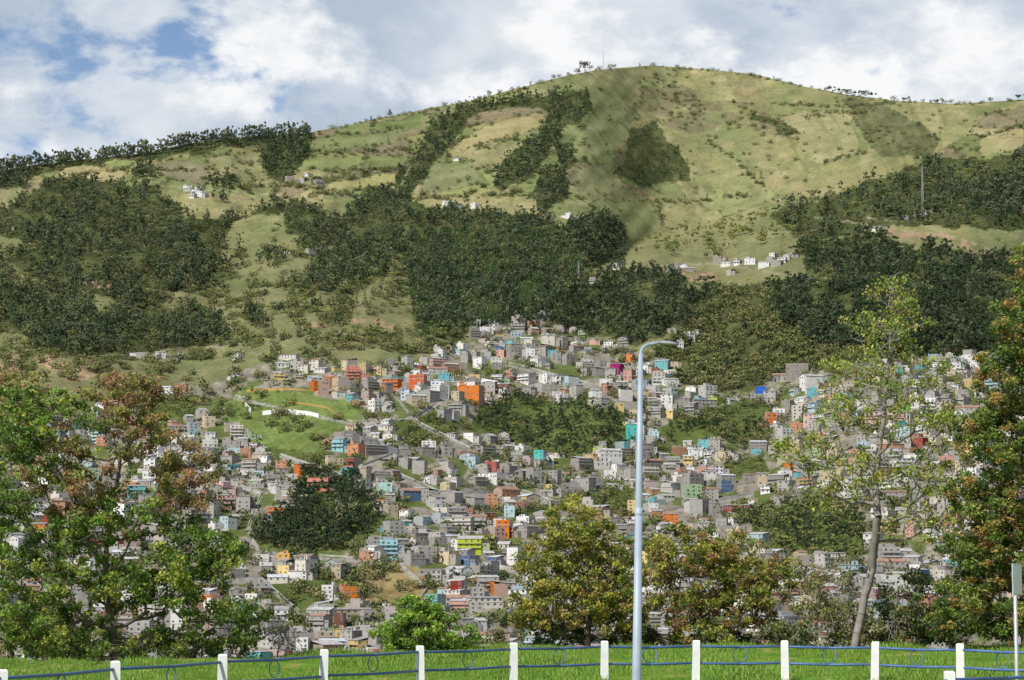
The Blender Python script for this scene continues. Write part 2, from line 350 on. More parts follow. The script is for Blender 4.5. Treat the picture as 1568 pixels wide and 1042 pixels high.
def scatter(name,parent,src,P,sc):
    if len(P)==0: return
    src.parent=parent;scene.collection.objects.link(src);src.hide_render=True;src.hide_viewport=True
    me=bpy.data.meshes.new(name);me.vertices.add(len(P));me.vertices.foreach_set('co',np.asarray(P,np.float32).ravel())
    a=me.attributes.new('sc','FLOAT','POINT');a.data.foreach_set('value',np.asarray(sc,np.float32))
    o=link(bpy.data.objects.new(name,me),parent)
    ng=bpy.data.node_groups.new(name,'GeometryNodeTree')
    ng.interface.new_socket(name='Geometry',in_out='INPUT',socket_type='NodeSocketGeometry')
    ng.interface.new_socket(name='Geometry',in_out='OUTPUT',socket_type='NodeSocketGeometry')
    N=ng.nodes;L=ng.links;gi=N.new('NodeGroupInput');go=N.new('NodeGroupOutput')
    ip=N.new('GeometryNodeInstanceOnPoints');oi=N.new('GeometryNodeObjectInfo');oi.inputs['Object'].default_value=src
    na=N.new('GeometryNodeInputNamedAttribute');na.data_type='FLOAT';na.inputs['Name'].default_value='sc'
    rv=N.new('FunctionNodeRandomValue');rv.data_type='FLOAT_VECTOR';rv.inputs[0].default_value=(-.06,-.06,0);rv.inputs[1].default_value=(.06,.06,6.28)
    L.new(gi.outputs[0],ip.inputs['Points']);L.new(oi.outputs['Geometry'],ip.inputs['Instance']);L.new(rv.outputs[0],ip.inputs['Rotation'])
    L.new([q for q in na.outputs if q.enabled and q.name=='Attribute'][0],ip.inputs['Scale'])
    L.new(ip.outputs[0],go.inputs[0])
    md=o.modifiers.new('scatter','NODES');md.node_group=ng
def sample(poly,dens,thin=0,wb=14,op=True):
    p=np.array(poly);x0,y0=p.min(0)-15;x1,y1=p.max(0)+15
    n=int((x1-x0)*(y1-y0)*dens);x=x0+rng.random(n)*(x1-x0);y=y0+rng.random(n)*(y1-y0)
    wx,wy=wob(x,y,wb);k=inpoly(wx,wy,poly)&(y>skyl(x)+1)
    if thin: k&=(fbm(x/26.+50,y/17.,4)>thin)
    for r in roads: k&=~nearline(x,y-4,r,4.5)
    if op:
        vx,vy=wob(x,y,8)
        for P_ in opens: k&=~(inpoly(vx,vy,P_)&(rng.random(n)<.93))
    return np.stack([x[k],y[k]],-1)
def alongline(pts,step,j=1.5):
    o=[]
    for (x1,y1),(x2,y2) in zip(pts[:-1],pts[1:]):
        L=math.hypot(x2-x1,y2-y1);n=max(2,int(L/step))
        for i in range(n):
            if rng.random()<.22: continue
            t=(i+rng.random())/n;o.append((x1+(x2-x1)*t+rng.normal()*j,y1+(y2-y1)*t+rng.normal()*j))
    return np.array(o)
euca=[];pine=[];olive=[];shrub=[];dark=[]
euca.append((sample(forA,.024,.44),(.5,.9)));euca.append((sample(forA,.0045),(.5,.9)));dark.append((sample(forA,.011,.49),(.5,.95)));shrub.append((sample(forA,.010),(.8,2.)))
pine.append((sample(plant,.060,wb=2,op=False),(.42,.66)))
dark.append((sample(forC1,.026,.40),(.5,.95)));euca.append((sample(forC1,.007),(.5,.9)))
dark.append((sample(forC2,.024,.38),(.55,1.05)));euca.append((sample(forC2,.010,.40),(.5,1.)));shrub.append((sample(forC2,.008),(.8,2)))  # dense dark foliage colour carries the cloud shadow over this forest
euca.append((sample(forD,.018,.44),(.6,1.05)));dark.append((sample(forD,.008,.46),(.6,1.0)));olive.append((sample(forD2,.012,.40),(.5,.9)));shrub.append((sample(forD,.01),(.8,2)))
olive.append((sample(forD,.004),(.4,.8)))
euca.append((sample(forE,.03,wb=5),(.6,1.0)));dark.append((sample(forE,.015,wb=5),(.6,1.0)))
euca.append((np.array([(x,skyl(x)+2+rng.random()*3) for x in np.arange(-100,475,3.2) if fbm(np.array([x/30.]),np.array([3.]))[0]>.38]),(.7,1.3)))
for i,g in enumerate(groves):
    if i==9: shrub.append((sample(g,.024,wb=8,op=False),(.8,2)));continue
    a=sample(g,.038 if i!=3 else .022,0,13,False);h=rng.random(len(a))<.5
    sc_=(.5,.85) if i!=3 else (.3,.6)
    euca.append((a[h],sc_));dark.append((a[~h],sc_))
dark.append((sample(groves[8],.03,wb=5,op=False),(.6,.95)))
for i,h in enumerate(hedges):
    sk=i in(3,6);shrub.append((alongline(h,4 if not sk else 7),(.8,2.0)))
    if not sk: dark.append((alongline(h,16),(.25,.5)))
for fp,fc in fields:
    a=alongline(fp+[fp[0]],7,1.6);a=a[fbm(a[:,0]/20.,a[:,1]/14.,2)>.42];shrub.append((a,(.5,1.7)))
for q,th in((scrub,.47),(scrubR,.42)): shrub.append((sample(q,.02,th),(.7,1.9)))
x=rng.uniform(0,1568,22000);y=rng.uniform(130,340,22000);idv,e=vor(x+y*.6,wob(x,y,8)[1],58,20)
k=(e<.05)&(inpoly(x,y,quilt)|inpoly(x,y,quilt2)|inpoly(x,y,quiltR))
for fp,fc in fields: k&=~inpoly(x,y,fp)
shrub.append((np.stack([x[k],y[k]],-1),(.7,1.8)))
k2=k&(rng.random(len(x))<.13);dark.append((np.stack([x[k2],y[k2]],-1),(.3,.65)))
hill=[(-100,330),(300,235),(600,185),(1000,110),(1300,155),(1700,165),(1700,550),(1200,560),(640,550),(300,600),(-100,600)]
lowL=[(-100,380),(600,380),(700,540),(400,560),(-100,600)]
shrub.append((sample(hill,.0024,.48),(.7,2.)));olive.append((sample(lowL,.006,.5,op=False),(.35,.75)))
shrub.append((sample(lowL,.015,.44,op=False),(.8,2.2)));dark.append((sample(lowL,.0022,.5,op=False),(.35,.75)))
pine.append((np.array([(545,470),(418,528),(581,418),(572,405),(528,395),(533,405),(460,450),(470,445),(490,470),(558,470),(445,455),(520,465),(15,545),(5,540),(560,430),(585,425),(1165,275),(1145,270),(685,250),(595,222)]),(.9,1.2)))
for x,y in [(400,395),(430,400),(395,500),(455,440),(500,420),(520,400),(540,420),(590,400)]: euca.append((np.array([x,y])+rng.normal(size=(9,2))*(9,5),(.5,.9)))
shrub.append((sample(greenS,.03,.34),(.8,2.2)));olive.append((sample(greenS,.006,.42),(.3,.7)));dark.append((sample(greenS,.004,.45),(.3,.7)));shrub.append((sample([(860,530),(1000,540),(1060,500),(1250,540),(1100,600),(1000,560)],.02,.3),(.8,2)))
dark.append((sample(holes[1],.016,wb=5),(.3,.65)));dark.append((sample(holes[2],.024,.3,wb=5),(.35,.8)));euca.append((np.array([(535,812),(528,800),(520,815),(448,775),(600,650),(548,612),(1235,690)]),(.9,1.2)))
dark.append((sample(holes[4],.014,wb=5),(.3,.6)));olive.append((sample(holes[4],.01,wb=5),(.3,.6)));dark.append((sample(holes[3],.008,wb=5),(.3,.6)))
for i in(7,9,10,11,8): olive.append((sample(holes[i],.012,wb=4),(.25,.5)))
shrub.append((sample(townP,.009,.5),(.8,2.0)));olive.append((sample(townP,.003,.5),(.25,.5)));dark.append((sample(townP,.0025,.53),(.3,.6)))
shrub.append((sample([(200,560),(640,540),(720,500),(640,500),(400,545),(200,540)],.02,.4),(.8,2.)))
forest=empty('hillside_forest')
def multi(lst,srcs,tag):
    P=np.concatenate([a.reshape(-1,2) for a,_ in lst]);S=np.concatenate([rng.uniform(s[0],s[1],len(a.reshape(-1,2))) for a,s in lst])
    W=place(P[:,0],P[:,1],-.3);ix=rng.integers(0,len(srcs),len(P))
    for i,s in enumerate(srcs): scatter(tag+'_%d'%i,forest,s,W[ix==i],S[ix==i])
    return len(P)
multi(euca,[src_tree('eucalyptus_%d'%i,'euca',mE,i) for i in range(4)],'eucalyptus_stand')
multi(dark,[src_tree('dark_tree_%d'%i,'euca' if i else 'wide',mD,10+i) for i in range(4)],'dark_stand')
multi(pine,[src_tree('pine_%d'%i,'pine',mP,20+i) for i in range(3)],'pine_stand')
multi(olive,[src_tree('olive_tree_%d'%i,'wide' if i else 'euca',mO,30+i) for i in range(2)],'olive_stand')
multi(shrub,[src_tree('shrub_%d'%i,'shrub',mS,40+i) for i in range(2)],'scrub')
def loneobj(name,src,x,y,s,rot=0):
    o=bpy.data.objects.new(name,src);o.location=place(np.array([x]),np.array([y]))[0];o.scale=(s,)*3 if np.isscalar(s) else s;o.rotation_euler=(0,0,rot);link(o)
wm=src_tree('umbrella_tree','wide',mD,77).data;em=src_tree('skyline_tree','euca',mE,78).data
loneobj('umbrella_tree',wm,895,112,(1.5,1.5,1.9))
for x,s in [(887,.6),(1270,.9),(1283,.8),(1297,1.),(1308,.8),(1322,1.1),(1333,.9),(1385,.7),(1392,.6),(1437,.7),(1443,.6),(597,.6),(568,.4),(1563,.9),(980,.4),(1185,.4),(812,.4)]:
    loneobj('skyline_tree',wm if s>.65 else em,x,skyl(x)+2,s*1.25,x)
# ---------- town
def wallmat(name,fac,base):
    m,nt,p=mat(name);N=nt.nodes;L=nt.links
    oi=N.new('ShaderNodeObjectInfo');tc=N.new('ShaderNodeTexCoord')
    n=N.new('ShaderNodeTexNoise');n.inputs['Scale'].default_value=.5;n.inputs['Detail'].default_value=7;n.inputs['Roughness'].default_value=.7
    ad=N.new('ShaderNodeVectorMath');ad.operation='ADD'
    L.new(tc.outputs['Object'],ad.inputs[0]);L.new(oi.outputs['Location'],ad.inputs[1]);L.new(ad.outputs[0],n.inputs['Vector'])
    mr=N.new('ShaderNodeMapRange');mr.inputs[1].default_value=.3;mr.inputs[2].default_value=.7;mr.inputs[3].default_value=.72;mr.inputs[4].default_value=1.06
    L.new(n.outputs['Fac'],mr.inputs[0])
    mx=N.new('ShaderNodeMix');mx.data_type='RGBA';mx.inputs['Factor'].default_value=fac;mx.inputs[6].default_value=(*base,1)
    L.new(oi.outputs['Color'],mx.inputs[7])
    vm=N.new('ShaderNodeVectorMath');vm.operation='SCALE';L.new(mx.outputs[2],vm.inputs[0]);L.new(mr.outputs[0],vm.inputs['Scale'])
    df=N.new('ShaderNodeBsdfDiffuse');L.new(vm.outputs[0],df.inputs['Color']);L.new(df.outputs[0],N['Material Output'].inputs[0]);return m
mWall=wallmat('painted_wall',1.,(.5,.5,.5));mSide=wallmat('block_wall',.3,(.36,.34,.31))
mGlass=simple('window_glass',(.07,.075,.085),.2,1,.3)
mRoofs=[simple('concrete_roof',(.44,.43,.41),.9,.4,.4),simple('fibre_cement_roof',(.32,.30,.29),.9,.5,.4),simple('tile_roof',(.34,.20,.14),.9,.5,.4),simple('zinc_roof',(.55,.57,.59),.6,.4,.3)]
mTrim=simple('trim_concrete',(.50,.49,.46),.8,1,.2);mTank=simple('water_tank',(.05,.10,.22),.6,1,.1)
MATS=lambda rf:[mWall,mSide,mGlass,rf,mTrim,mTank]
HFL=[]
def house_mesh(i):
    r=random.Random(i);fl=r.choice([1,1,1,2,2,2,2,3,3,4]);w=r.uniform(6.,10.5) if r.random()<.75 else r.uniform(10.5,15);d=r.uniform(6.5,12)
    if i%20==19: w=r.uniform(17,24);fl=r.choice([2,3,4])
    h=fl*2.55;HFL.append(fl)
    b=B();sd=1 if r.random()<.55 else 0
    b.box(-w/2,w/2,-d/2,d/2,-5,h,0,3,sd)
    def win(face,c,z,ww,wh):
        f=.09
        if face=='f':
            if ww<2.2 and r.random()<.6: b.box(c-ww/2-.12,c+ww/2+.12,-d/2-.06,-d/2+.01,z-.12,z+wh+.12,4)
            b.box(c-ww/2,c+ww/2,-d/2-f,-d/2+.02,z,z+wh,2)
        elif face=='b': b.box(c-ww/2,c+ww/2,d/2-.02,d/2+f,z,z+wh,2)
        elif face=='r': b.box(w/2-.02,w/2+f,c-ww/2,c+ww/2,z,z+wh,2)
        else: b.box(-w/2-f,-w/2+.02,c-ww/2,c+ww/2,z,z+wh,2)
    n=max(2,int(w/3.3));wwid=r.choice([.9,1.1,1.3,1.7]);balc=r.random()<.3;blank=r.random()<.15
    for s in range(fl):
        z=s*2.55+.95
        for k in range(n):
            c=-w/2+(k+.5)*w/n+r.uniform(-.35,.35)
            if r.random()<(.7 if blank else .2): continue
            if s==0 and r.random()<.35: win('f',c,.05,1.0,2.1)
            else: win('f',c,z,wwid*r.uniform(.8,1.15),r.choice([.9,1.1,1.25]))
        for k in range(3):
            c=-d/2+(k+.5)*d/3
            if r.random()<(.18 if sd else .45): win('r',c,z,1.,1.)
            if r.random()<(.18 if sd else .45): win('l',c,z,1.,1.)
            if r.random()<.5: win('b',-w/2+(k+.5)*w/3,z,1.2,1.1)
        if s>0:
            if balc: b.box(-w/2,w/2,-d/2-1.1,-d/2-.002,s*2.55-.1,s*2.55+.06,4);b.box(-w/2,w/2,-d/2-1.1,-d/2-1.02,s*2.55+.065,s*2.55+.9,0)
            elif r.random()<.4: b.box(-w/2-.08,w/2+.08,-d/2-.14,-d/2-.002,s*2.55-.12,s*2.55+.1,4)
    style=r.random()
    if style<.42 and fl<4:
        rz=h+r.uniform(.8,2.1);o=.4;n0=len(b.v)
        if r.random()<.6:
            b.v+=[(-w/2-o,-d/2-o,h+.02),(w/2+o,-d/2-o,h+.02),(w/2+o,0,rz),(-w/2-o,0,rz),(w/2+o,d/2+o,h+.02),(-w/2-o,d/2+o,h+.02)]
            b.f+=[(n0,n0+1,n0+2,n0+3),(n0+3,n0+2,n0+4,n0+5)];b.m+=[3,3]
            n1=len(b.v);b.v+=[(-w/2,-d/2,h),(-w/2,d/2,h),(-w/2,0,rz-.15),(w/2,-d/2,h),(w/2,d/2,h),(w/2,0,rz-.15)];b.f+=[(n1,n1+2,n1+1),(n1+3,n1+4,n1+5)];b.m+=[sd,sd]
        else:
            b.box(-w/2,w/2,d/2-.2,d/2-.004,h+.004,rz,0)
            b.v+=[(-w/2-o,-d/2-o,h+.06),(w/2+o,-d/2-o,h+.06),(w/2+o,d/2+o,rz+.1),(-w/2-o,d/2+o,rz+.1)];n0=len(b.v)-4
            b.f+=[(n0,n0+1,n0+2,n0+3)];b.m+=[3]
    else:
        p=r.uniform(.35,1.0);t=.18
        if r.random()<.65:
            b.box(-w/2,w/2,-d/2,-d/2+t,h+.003,h+p,0);b.box(-w/2,w/2,d/2-t,d/2,h+.003,h+p,0)
            b.box(-w/2,-w/2+t,-d/2+t+.003,d/2-t-.003,h+.003,h+p,sd);b.box(w/2-t,w/2,-d/2+t+.003,d/2-t-.003,h+.003,h+p,sd)
        else: b.box(-w/2-.4,w/2+.4,-d/2-.4,d/2+.4,h+.003,h+.22,4,3)
        q=r.random()
        if q<.4:
            x0=r.uniform(-w/2+.5,w/2-4);y0=r.uniform(-.5,d/2-3.7);b.box(x0,x0+r.uniform(2.4,3.8),y0,y0+3,h+.23,h+2.4,sd if r.random()<.5 else 0,3);b.box(x0+.6,x0+1.5,y0-.05,y0+.02,h+.25,h+2.1,2)
        elif q<.6:
            b.box(-w/2+.2,w/2*r.uniform(-.1,.5),-d/2+1.5,d/2-.25,h+.23,h+2.6,1,3,1);b.box(-w/2+.9,-w/2+1.9,-d/2+1.44,-d/2+1.52,h+1,h+2,2)
        if r.random()<.25:
            for a in(-1,1):
                for c in(-1,0,1): b.box(a*(w/2-.35)-.13,a*(w/2-.35)+.13,c*(d/2-.35)-.13,c*(d/2-.35)+.13,h+.23,h+1.8,4)
        if r.random()<.3:
            tx=r.uniform(-w/3,w/3);b.cyl((tx,-d/4,h+.23),(tx,-d/4,h+1.4),.55,.5,5,8)
    if r.random()<.5 and i%20!=19:
        aw=r.uniform(3,5);ad=r.uniform(4,d-1.5);ah=2.6*r.randint(1,max(1,fl-1)) if fl>1 else 2.3
        b.box(w/2+.004,w/2+aw,-d/2+1,-d/2+1+ad,-5,ah,1,3,1);b.box(w/2+aw*.35,w/2+aw*.35+1.1,-d/2+.93,-d/2+1.02,ah-1.7,ah-.7,2)
    return b.mesh('house_%d'%i,MATS(r.choice([mRoofs[0],mRoofs[0],mRoofs[0],mRoofs[1],mRoofs[2],mRoofs[1],mRoofs[3]])))
NH=100
HM=[house_mesh(i) for i in range(NH)]
pal=[((178,174,166),24),((158,152,144),15),((234,232,226),25),((220,212,198),12),((206,190,162),7),((182,140,114),4.5),((210,164,148),3),((212,150,112),2.2),((184,206,212),4.5),((120,188,192),2.6),((222,198,136),3.2),((162,186,144),1.5),((216,128,64),1.3),((156,82,72),1.6),((96,124,162),1.4),((224,188,186),2),((188,204,96),.4),((130,88,74),1.3)]
pc=[alb(*c,1.06) for c,_ in pal];pw=np.array([w for _,w in pal]);pw=pw/pw.sum()
nh=0
def put_house(x,y,me=None,col=None,rot=None,s=1.,name='house'):
    global nh
    P=place(np.array([x]),np.array([y]))[0]
    if me is None:
        ii=rng.integers(NH);me=HM[ii]
        if ii%20==19: name='apartment_building'
    o=bpy.data.objects.new(name,me)
    o.location=P
    if rot is None:
        rot=-math.atan2(P[0],P[1])+(fbm(np.array([x/80.]),np.array([y/55.]),2)[0]-.5)*3.2+rng.normal()*.12
        if rng.random()<.15: rot+=1.57
    o.rotation_euler=(0,0,rot);o.scale=(s,s,s*rng.uniform(.88,1.06))
    c=pc[rng.choice(len(pc),p=pw)]*rng.uniform(.80,1.06) if col is None else np.array(col)
    o.color=(*np.clip(c,0,.85),1);scene.collection.objects.link(o);nh+=1
y=1030.
while y>488:
    r0=float(np.interp(y,yc,rc));step=11.4*F/r0;x=-160+rng.random()*step
    while x<1730:
        yy=y+16*(vnoise(x/110.,3.3)-.5)+rng.normal()*2.0
        X_=np.array([x]);Y_=np.array([yy])
        ok=bool(inpoly(X_,Y_,townP)[0])
        if ok:
            for h in holes:
                if inpoly(X_,Y_,h)[0]: ok=False;break
        if ok:
            for rd in town_roads:
                if nearline(X_,Y_-1,rd,5)[0]: ok=False;break
        dn=fbm(np.array([x/38.+7]),np.array([yy/26.]),3)[0]
        if ok and dn<.40 and rng.random()<.8: ok=False
        if ok and yy<600 and 1040<x<1700 and dn<.55: ok=False
        if ok and yy<640 and x<420 and dn<.45: ok=False
        if ok and rng.random()>.06: put_house(x,float(yy),s=rng.uniform(.72,.98))
        x+=step*rng.uniform(.8,1.35)
    y-=8.4*rng.uniform(.9,1.1)
low=[HM[k] for k in range(NH) if HFL[k]<=2 and k%20!=19]
Wc=(.70,.70,.68)
for x,y in [(290,292),(300,297),(308,301),(296,303),(287,288),(443,277),(460,280),(487,283),(472,270),(697,316),(702,320),(728,318),(686,312),(868,334),(878,340),(884,345),(872,330),(1035,412),(1047,410),(1030,418),(1055,415),(908,434),(945,412),(952,408),(1100,402),(1108,400),(1130,405),(1150,404),(1180,402),(1190,407),(1205,398),(1212,394),(1170,409),(1405,332),(1420,328),(1428,325),(1385,335),(1345,352),(440,388),(475,390),(245,548),(265,552),(275,548),(205,545),(215,548),(365,550),(1030,508),(1050,518),(1065,516),(1040,530),(18,352),(700,246),(1120,420),(1240,430),(305,290),(1198,403),(1113,407),(1185,396)]:
    put_house(x,y,me=low[rng.integers(len(low))],col=Wc if rng.random()<.6 else pc[rng.integers(2)],s=.85)
cols=[((945,575),(170,45,110)),((968,672),(90,190,180)),((1180,655),(225,120,40)),((640,596),(225,110,60)),((560,590),(215,120,100)),((770,822),(230,130,40)),((735,838),(190,205,60)),((720,846),(190,205,60)),((588,760),(200,235,225)),((828,712),(90,200,190)),((435,868),(235,180,90)),((430,795),(215,130,60)),((595,855),(160,210,220)),((755,730),(190,90,80)),((600,597),(225,120,50)),((1383,635),(120,190,80)),((1380,665),(60,140,130)),((700,920),(150,60,50)),((520,690),(160,210,215)),((350,778),(190,150,140)),((540,585),(225,130,110)),((715,600),(235,160,80)),((620,612),(220,230,240)),((670,605),(225,232,240)),((490,750),(225,150,130)),((1100,730),(235,225,235)),((60,820),(225,130,60)),((155,680),(190,225,225)),((1165,610),(60,110,200))]
big=[HM[k] for k in range(NH) if HFL[k]>=3 and k%20!=19]
for (x,y),c in cols:
    put_house(x,y,me=big[rng.integers(len(big))],col=alb(*c,1.15),rot=-.1+rng.normal()*.2,s=.95)
print('HOUSES',nh)
def wall_line(name,pts,h,t,m):
    b=B();P=[place(np.array([float(x)]),np.array([float(y)]))[0] for x,y in pts]
    for p,q in zip(P[:-1],P[1:]):
        d=Vector(q)-Vector(p);n=Vector((-d.y,d.x,0)).normalized()*t/2
        p=Vector(p);q=Vector(q);k=len(b.v);dn=Vector((0,0,-2));up=Vector((0,0,h))
        b.v+=[p-n+dn,q-n+dn,q+n+dn,p+n+dn,p-n+up,q-n+up,q+n+up,p+n+up]
        for f in((0,1,5,4),(1,2,6,5),(2,3,7,6),(3,0,4,7),(4,5,6,7)): b.f.append(tuple(k+i for i in f));b.m.append(0)
    link(bpy.data.objects.new(name,b.mesh(name,[m])))
white=simple('white_paint',(.76,.76,.74),.6,2,.12)
ochre=simple('ochre_wall',alb(200,160,90),.8);conc=simple('concrete_wall',(.40,.39,.36),.9,.3,.3)
wall_line('retaining_wall',[(375,622),(384,632)],3,.5,white);wall_line('retaining_wall',[(402,636),(430,632),(470,636),(488,640)],3,.5,white)
wall_line('retaining_wall',[(378,600),(440,597),(520,606)],1.6,.4,ochre);wall_line('retaining_wall',[(440,616),(500,625),(520,640)],1.2,.4,ochre)
wall_line('retaining_wall',[(620,555),(700,578),(780,590)],2,.5,white)
for rd in town_roads: wall_line('retaining_wall',[(x,y-3.2) for x,y in rd],1.2,.4,conc)
steel=simple('galvanised_steel',(.45,.45,.47),.5,2,.1,.3)
def mast(x,y,h,w=2.2,name='radio_mast',th=1.):
    b=B();n=int(h/4)
    def pt(i,c):
        s=w*(1-.75*i/n);return ((-s if c in(0,3) else s),(-s if c in(0,1) else s),i*h/n)
    for i in range(n):
        for c in range(4):
            b.cyl(pt(i,c),pt(i+1,c),.2*th,.18*th,0,4);b.cyl(pt(i,c),pt(i,(c+1)%4),.1*th,.1*th,0,4);b.cyl(pt(i,c),pt(i+1,(c+1)%4),.1*th,.1*th,0,4)
    b.cyl((0,0,h*.97),(0,0,h*1.12),.15,.1,0,5)
    o=link(bpy.data.objects.new(name,b.mesh(name,[steel])));o.location=place(np.array([float(x)]),np.array([float(y)]))[0]
mast(517,198,28,2.4,th=1.3);mast(924,109,28,1.4,th=1.2);mast(1413,322,46,1.0,th=.7);mast(886,430,18,.7,th=.8)
# ---------- foreground
blue=simple('blue_paint',alb(84,120,178),.5,3,.15)
def gnd(x,D):
    d=ray(np.array([float(x)]),np.array([985.]))[0];h=math.hypot(d[0],d[1]);return Vector((d[0]/h*D,d[1]/h*D,0))
def build_fence(name,posts,rings=True):
    e=empty(name);H=1.08
    for i,(x,D) in enumerate(posts):
        b=B();p=gnd(x,D);s=.105
        lv=[(-.1,s),(.06,s),(H-.03,s*.92),(H,s*.7)]
        for z,q in lv: b.v+=[(-q,-q,z),(q,-q,z),(q,q,z),(-q,q,z)]
        for l in range(3):
            for k in range(4): j=(k+1)%4;b.f.append((4*l+k,4*l+j,4*l+4+j,4*l+4+k));b.m.append(0)
        b.f.append((12,13,14,15));b.m.append(0)
        o=link(bpy.data.objects.new('post_%d'%i,b.mesh('post',[white])),e);o.location=p;o.rotation_euler=(rng.normal()*.01,rng.normal()*.015,rng.normal()*.07-math.atan2(p.x,p.y))
    b=B()
    for (x0,D0),(x1,D1) in zip(posts[:-1],posts[1:]):
        p=gnd(x0,D0);q=gnd(x1,D1);u=(q-p).normalized()
        for z in(H-.16,H-.60):
            a=p+u*.1+Vector((0,0,z));c=q-u*.1+Vector((0,0,z+rng.normal()*.01));m_=(a+c)/2-Vector((0,0,.02))
            b.cyl(a,m_,.032,.032,0,8);b.cyl(m_,c,.032,.032,0,8)
        if rings:
            cc=(p+q)/2+Vector((0,0,H-.38));k0=24
            for k in range(k0):
                t0=2*math.pi*k/k0;t1=2*math.pi*(k+1)/k0
                b.cyl(cc+u*math.cos(t0)*.19+Vector((0,0,math.sin(t0)*.19)),cc+u*math.cos(t1)*.19+Vector((0,0,math.sin(t1)*.19)),.012,.012,0,6)
    link(bpy.data.objects.new('rails',b.mesh('rails',[blue],True)),e)
posts=[(-175,41.5),(5,45.2),(178,49.2),(341,53.0),(495,56.2),(644,59.0),(786,61.5),(925,63.2),(1065,64.0),(1202,64.0),(1339,63.2),(1470,61.8),(1600,60),(1735,58)]
build_fence('fence',posts)
build_fence('fence',[(1270,40),(1452,44.2),(1625,47.0),(1790,49)],False)
lp=empty('street_lamp',gnd(974,52));b=B()
pw_=simple('pale_pole_paint',alb(180,194,210,1.3),.45,2,.14)
topz=7.55;dx=.13
b.cyl((0,0,0),(dx*.55,0,topz*.55),.105,.078,0,16);b.cyl((dx*.55,0,topz*.55),(dx,0,topz),.078,.05,0,16)
b.cyl((dx*.54,0,topz*.54),(dx*.56,0,topz*.56),.086,.086,0,16)
arc=[(dx,0,topz)]
for k in range(1,9):
    t=k/8*math.pi/2*.95;arc.append((dx+.24*(1-math.cos(t)),-.0,topz+.22*math.sin(t)))
arc.append((dx+.42,0,topz+.25))
for p,q in zip(arc[:-1],arc[1:]): b.cyl(p,q,.035,.035,0,10)
link(bpy.data.objects.new('pole',b.mesh('pole',[pw_],True)),lp)
b=B()
hx=dx+.38;secs=[(0,.04,.035),(.08,.08,.055),(.25,.12,.07),(.36,.10,.05),(.43,.04,.02)]
for sx,hw,hh_ in secs:
    zc=topz+.25-sx*.10
    for k in range(10):
        t=2*math.pi*k/10;b.v.append((hx+sx,hw*math.cos(t),zc+hh_*math.sin(t)*(.9 if math.sin(t)>0 else .6)))
for l in range(4):
    for k in range(10): j=(k+1)%10;b.f.append((10*l+k,10*l+j,10*l+10+j,10*l+10+k));b.m.append(0)
b.f.append(tuple(range(9,-1,-1)));b.m.append(0);b.f.append(tuple(40+i for i in range(10)));b.m.append(0)
link(bpy.data.objects.new('lamp_head',b.mesh('lamp_head',[simple('lamp_grey',(.30,.31,.32),.4)],True)),lp)
sg=empty('traffic_sign',gnd(1556,50));b=B();b.cyl((0,0,0),(0,0,3.0),.04,.04,0,10)
link(bpy.data.objects.new('pole',b.mesh('sign_pole',[steel],True)),sg)
b=B();b.box(-.35,.35,-.012,.012,2.38,3.02,0);b.box(-.32,.32,-.018,-.0125,2.41,2.99,1)
o=link(bpy.data.objects.new('panel',b.mesh('panel',[simple('sign_back',(.5,.52,.54),.4),white])),sg);o.rotation_euler=(0,0,math.radians(64));o.location=(.03,-.06,0)
